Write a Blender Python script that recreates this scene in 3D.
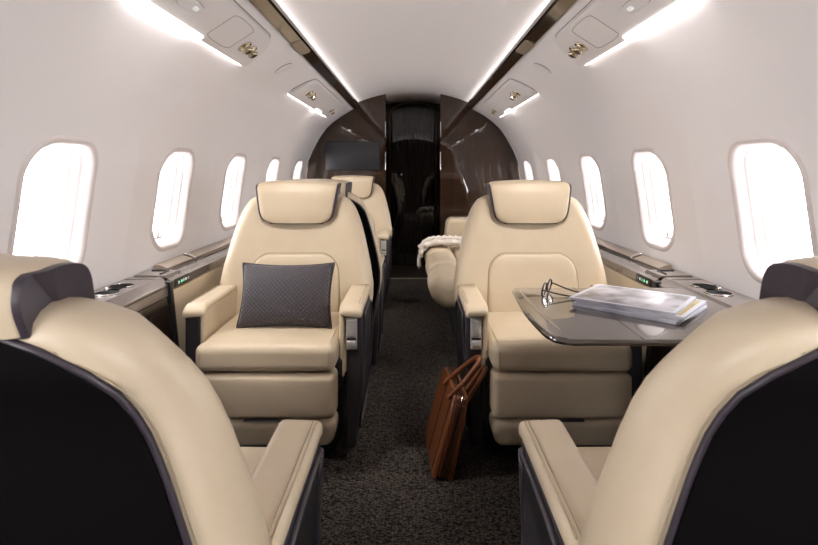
import bpy, bmesh, math, random
from mathutils import Vector, Matrix
random.seed(7)
for o in list(bpy.data.objects): bpy.data.objects.remove(o)
SC = bpy.context.scene
COL = SC.collection
PI = math.pi

# ------------------------------------------------------------------ camera, world, light, exposure
CAMH = 1.08
cam = bpy.data.cameras.new('camera'); camo = bpy.data.objects.new('camera', cam); COL.objects.link(camo)
camo.location = (0, 0, CAMH); camo.rotation_euler = (PI/2, 0, 0)
cam.sensor_width = 36; cam.lens = 36*550/818; cam.clip_start = 0.02; cam.clip_end = 200
cam.shift_x = -4/818; cam.shift_y = -(272.5-170)/818
cam.dof.use_dof = True; cam.dof.focus_distance = 2.4; cam.dof.aperture_fstop = 11
SC.camera = camo
SC.view_settings.view_transform = 'Standard'; SC.view_settings.look = 'None'
SC.view_settings.gamma = 1; SC.view_settings.use_curve_mapping = False
SC.view_settings.exposure = 1.02
SC.cycles.use_denoising = True
SC.cycles.max_bounces = 10; SC.cycles.diffuse_bounces = 6; SC.cycles.glossy_bounces = 5
SC.cycles.transparent_max_bounces = 8
SC.cycles.sample_clamp_indirect = 6; SC.cycles.caustics_reflective = False; SC.cycles.caustics_refractive = False

W = bpy.data.worlds.new('world'); SC.world = W; W.use_nodes = True
bg = W.node_tree.nodes['Background']; bg.inputs[0].default_value = (1.0, 0.98, 0.985, 1); bg.inputs[1].default_value = 9.5

# ------------------------------------------------------------------ the cabin's measures
R = 1.10; CZ = 0.80
YB = 5.45           # wooden bulkhead
YD = 6.25           # door at the end of the vestibule
Y0 = -1.3           # wall behind the camera
WIN_Y = [0.82, 1.67, 2.48, 3.30, 4.17, 5.07]
WS = 0.155          # arc height of the window centres above CZ
WHW, WHH, WR = 0.181, 0.231, 0.12

def arc(s, d=0.0):
    a = s/R
    return ((R+d)*math.cos(a), CZ+(R+d)*math.sin(a))

for i, y in enumerate(WIN_Y):
    for sd in (-1, 1):
        l = bpy.data.lights.new('window_portal', 'AREA'); l.shape = 'RECTANGLE'; l.size = 0.34; l.size_y = 0.42
        l.cycles.is_portal = True
        lo = bpy.data.objects.new('window_portal', l); COL.objects.link(lo)
        x, z = arc(WS, 0.125)
        lo.location = (sd*x, y, z)
        lo.rotation_euler = (PI/2, 0, sd*PI/2)

# fill spots added at the overhead panels to brighten the seats below
for sd in (-1, 1):
    for yl, yt, zt_, pw_ in ((1.72, 2.28, .62, 20), (3.72, 4.45, .65, 13)):
        l = bpy.data.lights.new('reading_light', 'SPOT'); l.energy = pw_; l.spot_size = math.radians(78); l.spot_blend = .8; l.shadow_soft_size = .06
        l.color = (1.0, .94, .86)
        lo = bpy.data.objects.new('reading_light', l); COL.objects.link(lo)
        lo.location = (sd*.66, yl, 1.59)
        lo.rotation_euler = (Vector((sd*.52, yt, zt_))-lo.location).to_track_quat('-Z', 'Y').to_euler()

# ------------------------------------------------------------------ materials
def mat(name, col, rough=0.5, metal=0.0, coat=0.0, spec=0.5, emit=None, estr=0.0, noise=None, bump=None, coat_rough=0.03):
    m = bpy.data.materials.new(name); m.use_nodes = True
    nt = m.node_tree; b = nt.nodes['Principled BSDF']
    b.inputs['Base Color'].default_value = (*col, 1); b.inputs['Roughness'].default_value = rough
    b.inputs['Metallic'].default_value = metal; b.inputs['Coat Weight'].default_value = coat
    b.inputs['Coat Roughness'].default_value = coat_rough
    b.inputs['Specular IOR Level'].default_value = spec
    if emit:
        b.inputs['Emission Color'].default_value = (*emit, 1); b.inputs['Emission Strength'].default_value = estr
    tc = nt.nodes.new('ShaderNodeTexCoord')
    if noise:   # (scale, second colour, amount)
        n = nt.nodes.new('ShaderNodeTexNoise'); n.inputs['Scale'].default_value = noise[0]; n.inputs['Detail'].default_value = 5
        nt.links.new(tc.outputs['Object'], n.inputs['Vector'])
        mx = nt.nodes.new('ShaderNodeMix'); mx.data_type = 'RGBA'
        r = nt.nodes.new('ShaderNodeMapRange'); r.inputs[1].default_value = .35; r.inputs[2].default_value = .65; r.inputs[4].default_value = noise[2]
        nt.links.new(n.outputs['Fac'], r.inputs[0]); nt.links.new(r.outputs[0], mx.inputs['Factor'])
        mx.inputs['A'].default_value = (*col, 1); mx.inputs['B'].default_value = (*noise[1], 1)
        nt.links.new(mx.outputs['Result'], b.inputs['Base Color'])
    if bump:    # (scale, strength, distance)
        n2 = nt.nodes.new('ShaderNodeTexNoise'); n2.inputs['Scale'].default_value = bump[0]; n2.inputs['Detail'].default_value = 3
        nt.links.new(tc.outputs['Object'], n2.inputs['Vector'])
        bp = nt.nodes.new('ShaderNodeBump'); bp.inputs['Strength'].default_value = bump[1]; bp.inputs['Distance'].default_value = bump[2]
        nt.links.new(n2.outputs['Fac'], bp.inputs['Height']); nt.links.new(bp.outputs['Normal'], b.inputs['Normal'])
    return m

M = {}
M['panel'] = mat('cabin_panel', (0.80, 0.768, 0.772), 0.42, spec=0.35, bump=(260, .04, .001))
M['psu'] = mat('service_panel_plastic', (0.72, 0.69, 0.69), 0.45, spec=0.35)
M['reveal'] = mat('window_reveal', (0.66, 0.60, 0.585), 0.4)
M['line'] = mat('seam_shadow_grey', (0.25, 0.22, 0.21), 0.6)
M['leather'] = mat('cream_leather', (0.575, 0.475, 0.345), 0.38, spec=0.4, noise=(14, (0.54, 0.44, 0.31), .6), bump=(420, .18, .0012))
M['piping'] = mat('cream_piping', (0.50, 0.40, 0.27), 0.5)
M['stitch'] = mat('stitch_thread', (0.36, 0.29, 0.20), 0.7)
M['dleather'] = mat('dark_leather', (0.035, 0.027, 0.036), 0.42, bump=(420, .15, .001))
M['shell'] = mat('black_seat_shell', (0.0025, 0.002, 0.0022), 0.75, spec=0.06)
M['shellside'] = mat('charcoal_seat_side', (0.028, 0.024, 0.029), 0.45)
M['black'] = mat('black_plastic', (0.006, 0.006, 0.006), 0.5)
M['bronze'] = mat('satin_bronze_laminate', (0.23, 0.195, 0.175), 0.22, metal=0.35, coat=0.6, coat_rough=.06, noise=(30, (0.20, 0.17, 0.15), .6))
M['bronze_lt'] = mat('light_satin_bronze', (0.42, 0.35, 0.28), 0.28, metal=0.6)
M['bronze_dk'] = mat('dark_gloss_laminate', (0.13, 0.11, 0.10), 0.12, metal=0.2, coat=0.9)
M['table'] = mat('glossy_taupe_table', (0.075, 0.056, 0.044), 0.2, metal=0.1, coat=1.0, coat_rough=.012, noise=(18, (0.062, 0.046, 0.036), .7))
M['tableedge'] = mat('dark_table_edge', (0.03, 0.022, 0.018), 0.12, coat=1)
M['chrome'] = mat('chrome', (0.75, 0.72, 0.68), 0.12, metal=1)
M['gold'] = mat('warm_chrome', (0.55, 0.47, 0.34), 0.16, metal=1)
M['latch'] = mat('brushed_metal', (0.62, 0.61, 0.61), 0.38, metal=0.55)
M['rail'] = mat('dark_bronze_rail', (0.060, 0.042, 0.028), 0.10, metal=0.55, coat=0.8)
M['strip'] = mat('lit_diffuser', (1, 1, 1), 0.5, emit=(1.0, 0.955, 0.93), estr=4.2)
M['cove'] = mat('lit_cove_line', (1, 1, 1), 0.5, emit=(1.0, 0.95, 0.92), estr=4.5)
M['cove2'] = mat('lit_ceiling_cove', (1, 1, 1), 0.5, emit=(1.0, 0.95, 0.92), estr=2.8)
M['green'] = mat('green_led', (0.1, 0.8, 0.3), 0.5, emit=(0.1, 1.0, 0.35), estr=.5)
M['white_led'] = mat('white_led', (0.8, 0.8, 0.8), 0.5, emit=(0.9, 0.95, 1.0), estr=.15)
M['screen'] = mat('grey_screen', (0.030, 0.030, 0.034), 0.35)
M['tan'] = mat('brown_bag_leather', (0.17, 0.052, 0.016), 0.42, noise=(25, (0.15, 0.045, 0.012), .8), bump=(350, .25, .001))
M['tandk'] = mat('dark_brown_bag_leather', (0.075, 0.022, 0.009), 0.45, bump=(350, .2, .001))
M['paper'] = mat('white_pages', (0.52, 0.52, 0.57), 0.6)
M['glassframe'] = mat('tortoise_frame', (0.025, 0.012, 0.010), 0.15, coat=.8)
M['wool'] = mat('cream_wool', (0.76, 0.70, 0.64), 0.9, bump=(90, .9, .006))
M['floor2'] = mat('dark_brown_flooring', (0.035, 0.024, 0.018), 0.5)

def thin_glass(name, tint, gl=0.06, refl=(1, 1, 1)):
    m = bpy.data.materials.new(name); m.use_nodes = True; nt = m.node_tree; nt.nodes.clear()
    out = nt.nodes.new('ShaderNodeOutputMaterial'); mix = nt.nodes.new('ShaderNodeMixShader')
    t = nt.nodes.new('ShaderNodeBsdfTransparent'); t.inputs[0].default_value = (*tint, 1)
    g = nt.nodes.new('ShaderNodeBsdfGlossy'); g.inputs['Roughness'].default_value = 0.03; g.inputs[0].default_value = (*refl, 1)
    mix.inputs[0].default_value = gl
    nt.links.new(t.outputs[0], mix.inputs[1]); nt.links.new(g.outputs[0], mix.inputs[2]); nt.links.new(mix.outputs[0], out.inputs[0])
    return m
M['glass'] = thin_glass('window_glass', (0.97, 0.985, 1.0))
M['lens'] = thin_glass('spectacle_lens', (0.96, 0.96, 0.96), .15)

def wood(name, c1, c2, scale=1.0):
    m = bpy.data.materials.new(name); m.use_nodes = True; nt = m.node_tree; b = nt.nodes['Principled BSDF']
    tc = nt.nodes.new('ShaderNodeTexCoord'); mp = nt.nodes.new('ShaderNodeMapping')
    mp.inputs['Scale'].default_value = (60*scale, 60*scale, 1.6*scale)
    n = nt.nodes.new('ShaderNodeTexNoise'); n.inputs['Scale'].default_value = 1.6; n.inputs['Detail'].default_value = 8; n.inputs['Roughness'].default_value = .65
    cr = nt.nodes.new('ShaderNodeValToRGB'); cr.color_ramp.elements[0].position = .35; cr.color_ramp.elements[1].position = .68
    cr.color_ramp.elements[0].color = (*c1, 1); cr.color_ramp.elements[1].color = (*c2, 1)
    nt.links.new(tc.outputs['Object'], mp.inputs[0]); nt.links.new(mp.outputs[0], n.inputs['Vector'])
    nt.links.new(n.outputs['Fac'], cr.inputs[0]); nt.links.new(cr.outputs[0], b.inputs['Base Color'])
    b.inputs['Roughness'].default_value = .5; b.inputs['Specular IOR Level'].default_value = .1; b.inputs['Coat Weight'].default_value = 1; b.inputs['Coat Roughness'].default_value = .012; b.inputs['Coat IOR'].default_value = 1.56
    return m
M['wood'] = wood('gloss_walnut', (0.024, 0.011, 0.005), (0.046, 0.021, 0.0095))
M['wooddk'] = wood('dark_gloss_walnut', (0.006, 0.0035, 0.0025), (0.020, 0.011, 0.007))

def carpet():
    m = bpy.data.materials.new('woven_carpet'); m.use_nodes = True; nt = m.node_tree; b = nt.nodes['Principled BSDF']
    tc = nt.nodes.new('ShaderNodeTexCoord')
    v = nt.nodes.new('ShaderNodeTexVoronoi'); v.inputs['Scale'].default_value = 1; v.feature = 'F1'; v.inputs['Randomness'].default_value = .75
    mp = nt.nodes.new('ShaderNodeMapping'); mp.inputs['Scale'].default_value = (95, 170, 1)
    cr = nt.nodes.new('ShaderNodeValToRGB')
    cr.color_ramp.elements[0].color = (0.14, 0.115, 0.098, 1); cr.color_ramp.elements[0].position = .05
    cr.color_ramp.elements[1].color = (0.006, 0.005, 0.004, 1); cr.color_ramp.elements[1].position = .75
    n = nt.nodes.new('ShaderNodeTexNoise'); n.inputs['Scale'].default_value = 60; n.inputs['Detail'].default_value = 2
    mx = nt.nodes.new('ShaderNodeMix'); mx.data_type = 'RGBA'; mx.blend_type = 'MULTIPLY'; mx.inputs['Factor'].default_value = .7
    r2 = nt.nodes.new('ShaderNodeMapRange'); r2.inputs[1].default_value = .3; r2.inputs[2].default_value = .65; r2.inputs[3].default_value = .35
    bp = nt.nodes.new('ShaderNodeBump'); bp.inputs['Strength'].default_value = .8; bp.inputs['Distance'].default_value = .004; bp.invert = True
    L = nt.links.new
    L(tc.outputs['Object'], mp.inputs[0]); L(mp.outputs[0], v.inputs['Vector']); L(v.outputs['Distance'], cr.inputs[0])
    L(tc.outputs['Object'], n.inputs['Vector']); L(n.outputs['Fac'], r2.inputs[0])
    L(cr.outputs[0], mx.inputs['A']); L(r2.outputs[0], mx.inputs['B']); L(mx.outputs['Result'], b.inputs['Base Color'])
    L(v.outputs['Distance'], bp.inputs['Height']); L(bp.outputs[0], b.inputs['Normal'])
    b.inputs['Roughness'].default_value = .95; b.inputs['Specular IOR Level'].default_value = .15
    return m
M['carpet'] = carpet()

def quilt():
    m = bpy.data.materials.new('quilted_fabric'); m.use_nodes = True; nt = m.node_tree; b = nt.nodes['Principled BSDF']
    tc = nt.nodes.new('ShaderNodeTexCoord'); mp = nt.nodes.new('ShaderNodeMapping')
    mp.inputs['Rotation'].default_value = (0, PI/4, 0); mp.inputs['Scale'].default_value = (1, 1, 1)
    sx = nt.nodes.new('ShaderNodeSeparateXYZ'); L = nt.links.new
    L(tc.outputs['Object'], mp.inputs[0]); L(mp.outputs[0], sx.inputs[0])
    def absin(sock):
        k = nt.nodes.new('ShaderNodeMath'); k.operation = 'MULTIPLY'; k.inputs[1].default_value = PI/0.0125; L(sock, k.inputs[0])
        s = nt.nodes.new('ShaderNodeMath'); s.operation = 'SINE'; L(k.outputs[0], s.inputs[0])
        a = nt.nodes.new('ShaderNodeMath'); a.operation = 'ABSOLUTE'; L(s.outputs[0], a.inputs[0]); return a.outputs[0]
    mu = nt.nodes.new('ShaderNodeMath'); mu.operation = 'MULTIPLY'; L(absin(sx.outputs[0]), mu.inputs[0]); L(absin(sx.outputs[2]), mu.inputs[1])
    pw = nt.nodes.new('ShaderNodeMath'); pw.operation = 'POWER'; pw.inputs[1].default_value = .4; L(mu.outputs[0], pw.inputs[0])
    bp = nt.nodes.new('ShaderNodeBump'); bp.inputs['Strength'].default_value = .9; bp.inputs['Distance'].default_value = .003
    L(pw.outputs[0], bp.inputs['Height']); L(bp.outputs[0], b.inputs['Normal'])
    b.inputs['Base Color'].default_value = (0.034, 0.026, 0.034, 1); b.inputs['Roughness'].default_value = .42
    b.inputs['Sheen Weight'].default_value = .2
    return m
M['quilt'] = quilt()

def cover(name, c1, c2, c3, sc):
    m = bpy.data.materials.new(name); m.use_nodes = True; nt = m.node_tree; b = nt.nodes['Principled BSDF']
    tc = nt.nodes.new('ShaderNodeTexCoord'); n = nt.nodes.new('ShaderNodeTexNoise'); n.inputs['Scale'].default_value = sc; n.inputs['Detail'].default_value = 4
    cr = nt.nodes.new('ShaderNodeValToRGB'); e = cr.color_ramp.elements
    e[0].position = .38; e[0].color = (*c1, 1); e[1].position = .62; e[1].color = (*c2, 1)
    x = e.new(.5); x.color = (*c3, 1)
    nt.links.new(tc.outputs['Object'], n.inputs['Vector']); nt.links.new(n.outputs['Fac'], cr.inputs[0]); nt.links.new(cr.outputs[0], b.inputs['Base Color'])
    b.inputs['Roughness'].default_value = .4; b.inputs['Coat Weight'].default_value = .35; b.inputs['Coat Roughness'].default_value = .25
    return m
M['cover1'] = cover('grey_photo_cover', (0.16, 0.145, 0.15), (0.50, 0.48, 0.52), (0.34, 0.32, 0.335), 13)
M['cover2'] = cover('yellow_photo_cover', (0.34, 0.25, 0.07), (0.42, 0.38, 0.30), (0.44, 0.33, 0.12), 16)
M['cover3'] = cover('silver_cover', (0.24, 0.24, 0.30), (0.42, 0.42, 0.47), (0.34, 0.34, 0.39), 9)

# ------------------------------------------------------------------ helpers
def link(name, me, m, parent=None, smooth=True):
    o = bpy.data.objects.new(name, me); COL.objects.link(o)
    if m is not None: me.materials.append(m)
    if parent is not None: o.parent = parent
    if smooth:
        for p in me.polygons: p.use_smooth = True
    return o

def mesh(name, verts, faces, m, parent=None, smooth=True, fix=True, sharp=None):
    me = bpy.data.meshes.new(name); me.from_pydata([tuple(v) for v in verts], [], faces); me.update()
    if fix:
        bm = bmesh.new(); bm.from_mesh(me); bmesh.ops.recalc_face_normals(bm, faces=bm.faces[:]); bm.to_mesh(me); bm.free()
    o = link(name, me, m, parent, smooth)
    if sharp:
        try: me.set_sharp_from_angle(angle=math.radians(sharp))
        except Exception: pass
    return o

class G:      # a bag of verts and faces
    def __init__(s): s.v = []; s.f = []
    def add(s, v, f):
        n = len(s.v); s.v += [Vector(p) for p in v]; s.f += [tuple(i+n for i in q) for q in f]; return s
    def build(s, name, m, parent=None, smooth=True, sharp=None): return mesh(name, s.v, s.f, m, parent, smooth, True, sharp)

def rbox_g(x0, x1, y0, y1, z0, z1, r=0.01, k=4, n=3, f=None, puff=None):
    """rounded box; puff=(axis, sign, amount) swells one face; f deforms every point"""
    c = Vector(((x0+x1)/2, (y0+y1)/2, (z0+z1)/2)); h = Vector((abs(x1-x0)/2, abs(y1-y0)/2, abs(z1-z0)/2))
    r = min(r, h.x*.98, h.y*.98, h.z*.98)
    def ax(H):
        a = [-H + r*(1-math.cos(PI/2*i/k))/1.0*1.0 for i in range(k+1)]
        a = [-H + r*i/k for i in range(k+1)]
        inner = [(-H+r) + (2*H-2*r)*j/n for j in range(1, n)]
        return a + inner + [-v for v in reversed(a)]
    A = [ax(h.x), ax(h.y), ax(h.z)]
    bm = bmesh.new(); cache = {}
    def vert(p):
        key = tuple(round(t, 6) for t in p)
        if key in cache: return cache[key]
        q = Vector(p)
        core = Vector((max(-h[i]+r, min(h[i]-r, q[i])) for i in range(3)))
        d = q-core
        if d.length > 1e-9: q = core + d.normalized()*r
        if puff:
            a, sg, am = puff; o = [i for i in range(3) if i != a]
            if q[a]*sg > 0:
                u, v = q[o[0]]/h[o[0]], q[o[1]]/h[o[1]]
                q[a] += sg*am*max(0, 1-u*u)**.6*max(0, 1-v*v)**.6
        q = q + c
        if f: q = Vector(f(q))
        cache[key] = bm.verts.new(q); return cache[key]
    for a in range(3):
        b_, c_ = (a+1) % 3, (a+2) % 3
        for s in (-1, 1):
            for i in range(len(A[b_])-1):
                for j in range(len(A[c_])-1):
                    q = []
                    for (ii, jj) in ((i, j), (i+1, j), (i+1, j+1), (i, j+1)):
                        p = [0, 0, 0]; p[a] = s*h[a]; p[b_] = A[b_][ii]; p[c_] = A[c_][jj]; q.append(vert(p))
                    if s < 0: q.reverse()
                    try: bm.faces.new(q)
                    except ValueError: pass
    bm.verts.index_update()
    v = [x.co.copy() for x in bm.verts]; fs = [tuple(x.index for x in g.verts) for g in bm.faces]
    bm.free(); return v, fs

def rbox(name, m, parent, *a, **k):
    g = G(); g.add(*rbox_g(*a, **k)); return g.build(name, m, parent)

def loft_g(rings, caps=True, closed=True):
    v = []; f = []; n = len(rings[0])
    for r in rings: v += [Vector(p) for p in r]
    for i in range(len(rings)-1):
        for j in range(n if closed else n-1):
            k = (j+1) % n
            f.append((i*n+j, i*n+k, (i+1)*n+k, (i+1)*n+j))
    if caps and closed:
        f.append(tuple(range(n))[::-1]); f.append(tuple(range((len(rings)-1)*n, len(rings)*n)))
    return v, f

def loft(name, m, parent, rings, caps=True, closed=True, smooth=True, sharp=None):
    v, f = loft_g(rings, caps, closed); return mesh(name, v, f, m, parent, smooth, True, sharp)

def tube_g(pts, r, n=8, closed=False, flat=1.0):
    pts = [Vector(p) for p in pts]; rings = []; N = len(pts)
    up = None
    for i, p in enumerate(pts):
        a = pts[(i-1) % N] if (closed or i > 0) else p
        b = pts[(i+1) % N] if (closed or i < N-1) else p
        t = (b-a).normalized()
        if up is None:
            up = t.orthogonal().normalized()
        else:
            up = (up - t*up.dot(t)).normalized()
        s = t.cross(up)
        rr = r(i/(N-1)) if callable(r) else r
        rings.append([p + up*math.cos(2*PI*j/n)*rr + s*math.sin(2*PI*j/n)*rr*flat for j in range(n)])
    if closed:
        v, f = loft_g(rings, caps=False)
        m = len(rings)-1
        # match twist by nearest vertex
        best = min(range(n), key=lambda q: (rings[m][0]-rings[0][q]).length)
        for j in range(n):
            f.append((m*n+j, m*n+(j+1) % n, (j+1+best) % n, (j+best) % n))
        return v, f
    return loft_g(rings)

def tube(name, m, parent, pts, r, n=8, closed=False, flat=1.0):
    v, f = tube_g(pts, r, n, closed, flat); return mesh(name, v, f, m, parent)

def smoothpath(pts, k=6):
    P = [Vector(p) for p in pts]; out = []
    for i in range(len(P)-1):
        p0 = P[max(i-1, 0)]; p1 = P[i]; p2 = P[i+1]; p3 = P[min(i+2, len(P)-1)]
        for j in range(k):
            t = j/k
            out.append(0.5*((2*p1)+(-p0+p2)*t+(2*p0-5*p1+4*p2-p3)*t*t+(-p0+3*p1-3*p2+p3)*t**3))
    out.append(P[-1]); return out

def rr2(hw, hh, r, n=6):
    """rounded rectangle loop, counter-clockwise"""
    r = min(r, hw*.999, hh*.999); o = []
    for (cx, cy, a0) in ((hw-r, hh-r, 0), (-hw+r, hh-r, 90), (-hw+r, -hh+r, 180), (hw-r, -hh+r, 270)):
        for i in range(n+1):
            a = math.radians(a0+90*i/n); o.append((cx+r*math.cos(a), cy+r*math.sin(a)))
    return o

def extrude_poly(name, m, parent, loop, f0, f1, smooth=False, bevel=0):
    """loop of 2-D points, f0/f1 map (a,b) to the two faces"""
    n = len(loop); v = [f0(*p) for p in loop]+[f1(*p) for p in loop]
    f = [tuple(range(n)), tuple(range(n, 2*n))[::-1]]+[(i, (i+1) % n, n+(i+1) % n, n+i) for i in range(n)]
    o = mesh(name, v, f, m, parent, smooth)
    if bevel:
        b = o.modifiers.new('b', 'BEVEL'); b.width = bevel; b.segments = 3; b.limit_method = 'ANGLE'; b.angle_limit = math.radians(50)
        for p in o.data.polygons: p.use_smooth = True
        try: o.data.set_sharp_from_angle(angle=math.radians(40))
        except Exception: pass
    return o

def cyl_g(c, r, h, axis='z', n=20, r2=None):
    c = Vector(c); r2 = r if r2 is None else r2
    d = {'x': Vector((1, 0, 0)), 'y': Vector((0, 1, 0)), 'z': Vector((0, 0, 1))}[axis] if isinstance(axis, str) else Vector(axis).normalized()
    u = d.orthogonal().normalized(); w = d.cross(u)
    return loft_g([[c + d*hh + (u*math.cos(2*PI*i/n)+w*math.sin(2*PI*i/n))*rr for i in range(n)] for hh, rr in ((-h/2, r), (h/2, r2))])

def lathe_g(c, prof, axis, n=20):
    """prof: (radius, height) along axis"""
    c = Vector(c); d = Vector(axis).normalized(); u = d.orthogonal().normalized(); w = d.cross(u)
    return loft_g([[c + d*h + (u*math.cos(2*PI*i/n)+w*math.sin(2*PI*i/n))*max(r, 1e-4) for i in range(n)] for r, h in prof])

def thing(name, label, cat, loc=(0, 0, 0), rz=0, group=None):
    o = bpy.data.objects.new(name, None); COL.objects.link(o); o.empty_display_size = .1
    o.location = loc; o.rotation_euler = (0, 0, rz); o['label'] = label; o['category'] = cat
    if group: o['group'] = group
    return o

def struct(o, label=None):
    o['kind'] = 'structure'
    if label: o['label'] = label
    return o

def lerp_tab(tab, z):
    if z <= tab[0][0]: return tab[0][1]
    for (a, va), (b, vb) in zip(tab, tab[1:]):
        if z <= b:
            t = (z-a)/(b-a); return va+(vb-va)*t
    return tab[-1][1]

def dup_tree(o, parent=None):
    c = o.copy(); COL.objects.link(c); c.parent = parent
    for ch in [q for q in bpy.data.objects if q.parent == o]: dup_tree(ch, c)
    return c

# ------------------------------------------------------------------ shell: floor, walls, ceiling
fl = mesh('floor', [(-.80, Y0, 0), (.80, Y0, 0), (.80, YB+.03, 0), (-.80, YB+.03, 0), (-.80, Y0, -.03), (.80, Y0, -.03), (.80, YB+.03, -.03), (-.80, YB+.03, -.03)],
          [(0, 1, 2, 3), (4, 5, 6, 7), (0, 1, 5, 4), (2, 3, 7, 6), (1, 2, 6, 5), (3, 0, 4, 7)], M['carpet'], None, False)
struct(fl, 'dark brown woven carpet along the aisle')

def bez(p0, p1, p2, p3, n):
    return [tuple((1-t)**3*a+3*(1-t)**2*t*b+3*(1-t)*t*t*c+t**3*d for a, b, c, d in zip(p0, p1, p2, p3)) for t in [i/n for i in range(n+1)]]
S_HI = R*math.asin((1.40-CZ)/R)
upper = [arc(S_HI+(R*math.acos(.86/R)-S_HI)*i/5) for i in range(6)]
upper += bez((.86, CZ+math.sqrt(R*R-.86**2)), (.80, 1.553), (.72, 1.612), (.575, 1.690), 8)[1:]
PROF_UP = upper+[(.575, 1.745)]
lower_s = [R*math.asin((-.03-CZ)/R)*(1-i/9)+(-.17)*(i/9) for i in range(10)]

def psu_pt(x):
    """height of the panel line above x (0.575..0.86)"""
    P = sorted(upper)
    return lerp_tab([(a, b) for a, b in P], x)

def build_wall(sd, name):
    g = G(); s_lo, s_hi = -.17, S_HI
    mp = lambda y, s: (sd*arc(s)[0], y, arc(s)[1])
    # lower strips, upper strips
    ys = [Y0+(YD+.05-Y0)*i/24 for i in range(25)]
    g.add(*loft_g([[mp(y, s) for s in lower_s] for y in ys], closed=False))
    g.add(*loft_g([[(sd*x, y, z) for x, z in PROF_UP] for y in ys], closed=False))
    # window band: patch round every opening
    b = [Y0]+[(WIN_Y[i]+WIN_Y[i+1])/2 for i in range(len(WIN_Y)-1)]+[5.44]
    for i, wy in enumerate(WIN_Y):
        hole = rr2(WHW, WHH, WR, 8); n = len(hole)
        def ray(px, py):
            L_, R_ = b[i]-wy, b[i+1]-wy; B_, T_ = s_lo-WS, s_hi-WS
            t = 1e9
            if px > 1e-9: t = min(t, R_/px)
            if px < -1e-9: t = min(t, L_/px)
            if py > 1e-9: t = min(t, T_/py)
            if py < -1e-9: t = min(t, B_/py)
            return (px*t, py*t)
        # add exact corners of the patch by snapping the nearest ray
        outer = [ray(*p) for p in hole]
        for cx in (b[i]-wy, b[i+1]-wy):
            for cy in (s_lo-WS, s_hi-WS):
                j = min(range(n), key=lambda q: (outer[q][0]-cx)**2+(outer[q][1]-cy)**2); outer[j] = (cx, cy)
        rings = []
        for t in (0, .04, .12, .25, .45, .7, 1):
            rings.append([mp(wy+h[0]+(o[0]-h[0])*t, WS+h[1]+(o[1]-h[1])*t) for h, o in zip(hole, outer)])
        g.add(*loft_g(rings, caps=False))
    g.add(*loft_g([[mp(y, s_lo+(s_hi-s_lo)*k/6) for k in range(7)] for y in (5.44, 5.8, YD+.05)], closed=False))
    # panel thickness outside, so that no daylight leaks: a second skin is not needed, the faces are closed
    o = g.build(name, M['panel'], None)
    # inward normals
    me = o.data
    struct(o, 'smooth off-white curved cabin side wall, %s side' % ('left' if sd < 0 else 'right'))
    return o
build_wall(-1, 'wall_left'); build_wall(1, 'wall_right')

def ceil_z(x): return 1.86-.115*(min(abs(x), .58)/.56)**2
cp = [(-.585, 1.70)]+[(-.578+1.156*i/20, ceil_z(-.578+1.156*i/20)) for i in range(21)]+[(.585, 1.70)]
ce = loft('ceiling', M['panel'], None, [[(x, Y0+(YD+.05-Y0)*i/12, z) for x, z in cp] for i in range(13)], closed=False, sharp=50)
struct(ce, 'smooth arched off-white headliner between the two dark rails')

for sd, nm in ((-1, 'baseboard_left'), (1, 'baseboard_right')):
    pr = [(math.sqrt(R*R-(z-CZ)**2)-.004, z) for z in (.001, .06, .12, .18, .24, .28)]
    o = loft(nm, M['carpet'], None, [[(sd*x, y, z) for x, z in pr]+[(sd*(x+.003), y, z) for x, z in reversed(pr)] for y in (Y0, 1, 3, YB)])
    struct(o, 'dark carpeted foot of the side wall')
# rails
for sd, nm in ((-1, 'trim_1'), (1, 'trim_2')):
    pr = [(.583, 1.683), (.576, 1.678), (.527, 1.694), (.519, 1.701), (.519, 1.720), (.526, 1.720), (.530, 1.708), (.583, 1.706)]
    o = loft(nm, M['rail'], None, [[(sd*x, y, z) for x, z in pr] for y in (Y0, 1, 2, 3, 4, YB)], smooth=False)
    struct(o, 'dark bronze ceiling rail, %s of the aisle' % ('left' if sd < 0 else 'right'))
    c = rbox('cove_light', M['cove2'], o, sd*.548, sd*.572, 1.9, YB-.01, .0, .012, r=.003, k=1, n=1, f=lambda p: (p[0], p[1], p[2]+1.708))
    for y0 in (2.72,):
        pl = extrude_poly('rail_plate', M['bronze_lt'], o, [(a, b) for a, b in rr2(.024, .12, .02, 4)],
                          lambda a, b: (sd*(.551+a), y0+b, 1.6862-a*.36), lambda a, b: (sd*(.551+a), y0+b, 1.681-a*.36))
    struct(o)

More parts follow.
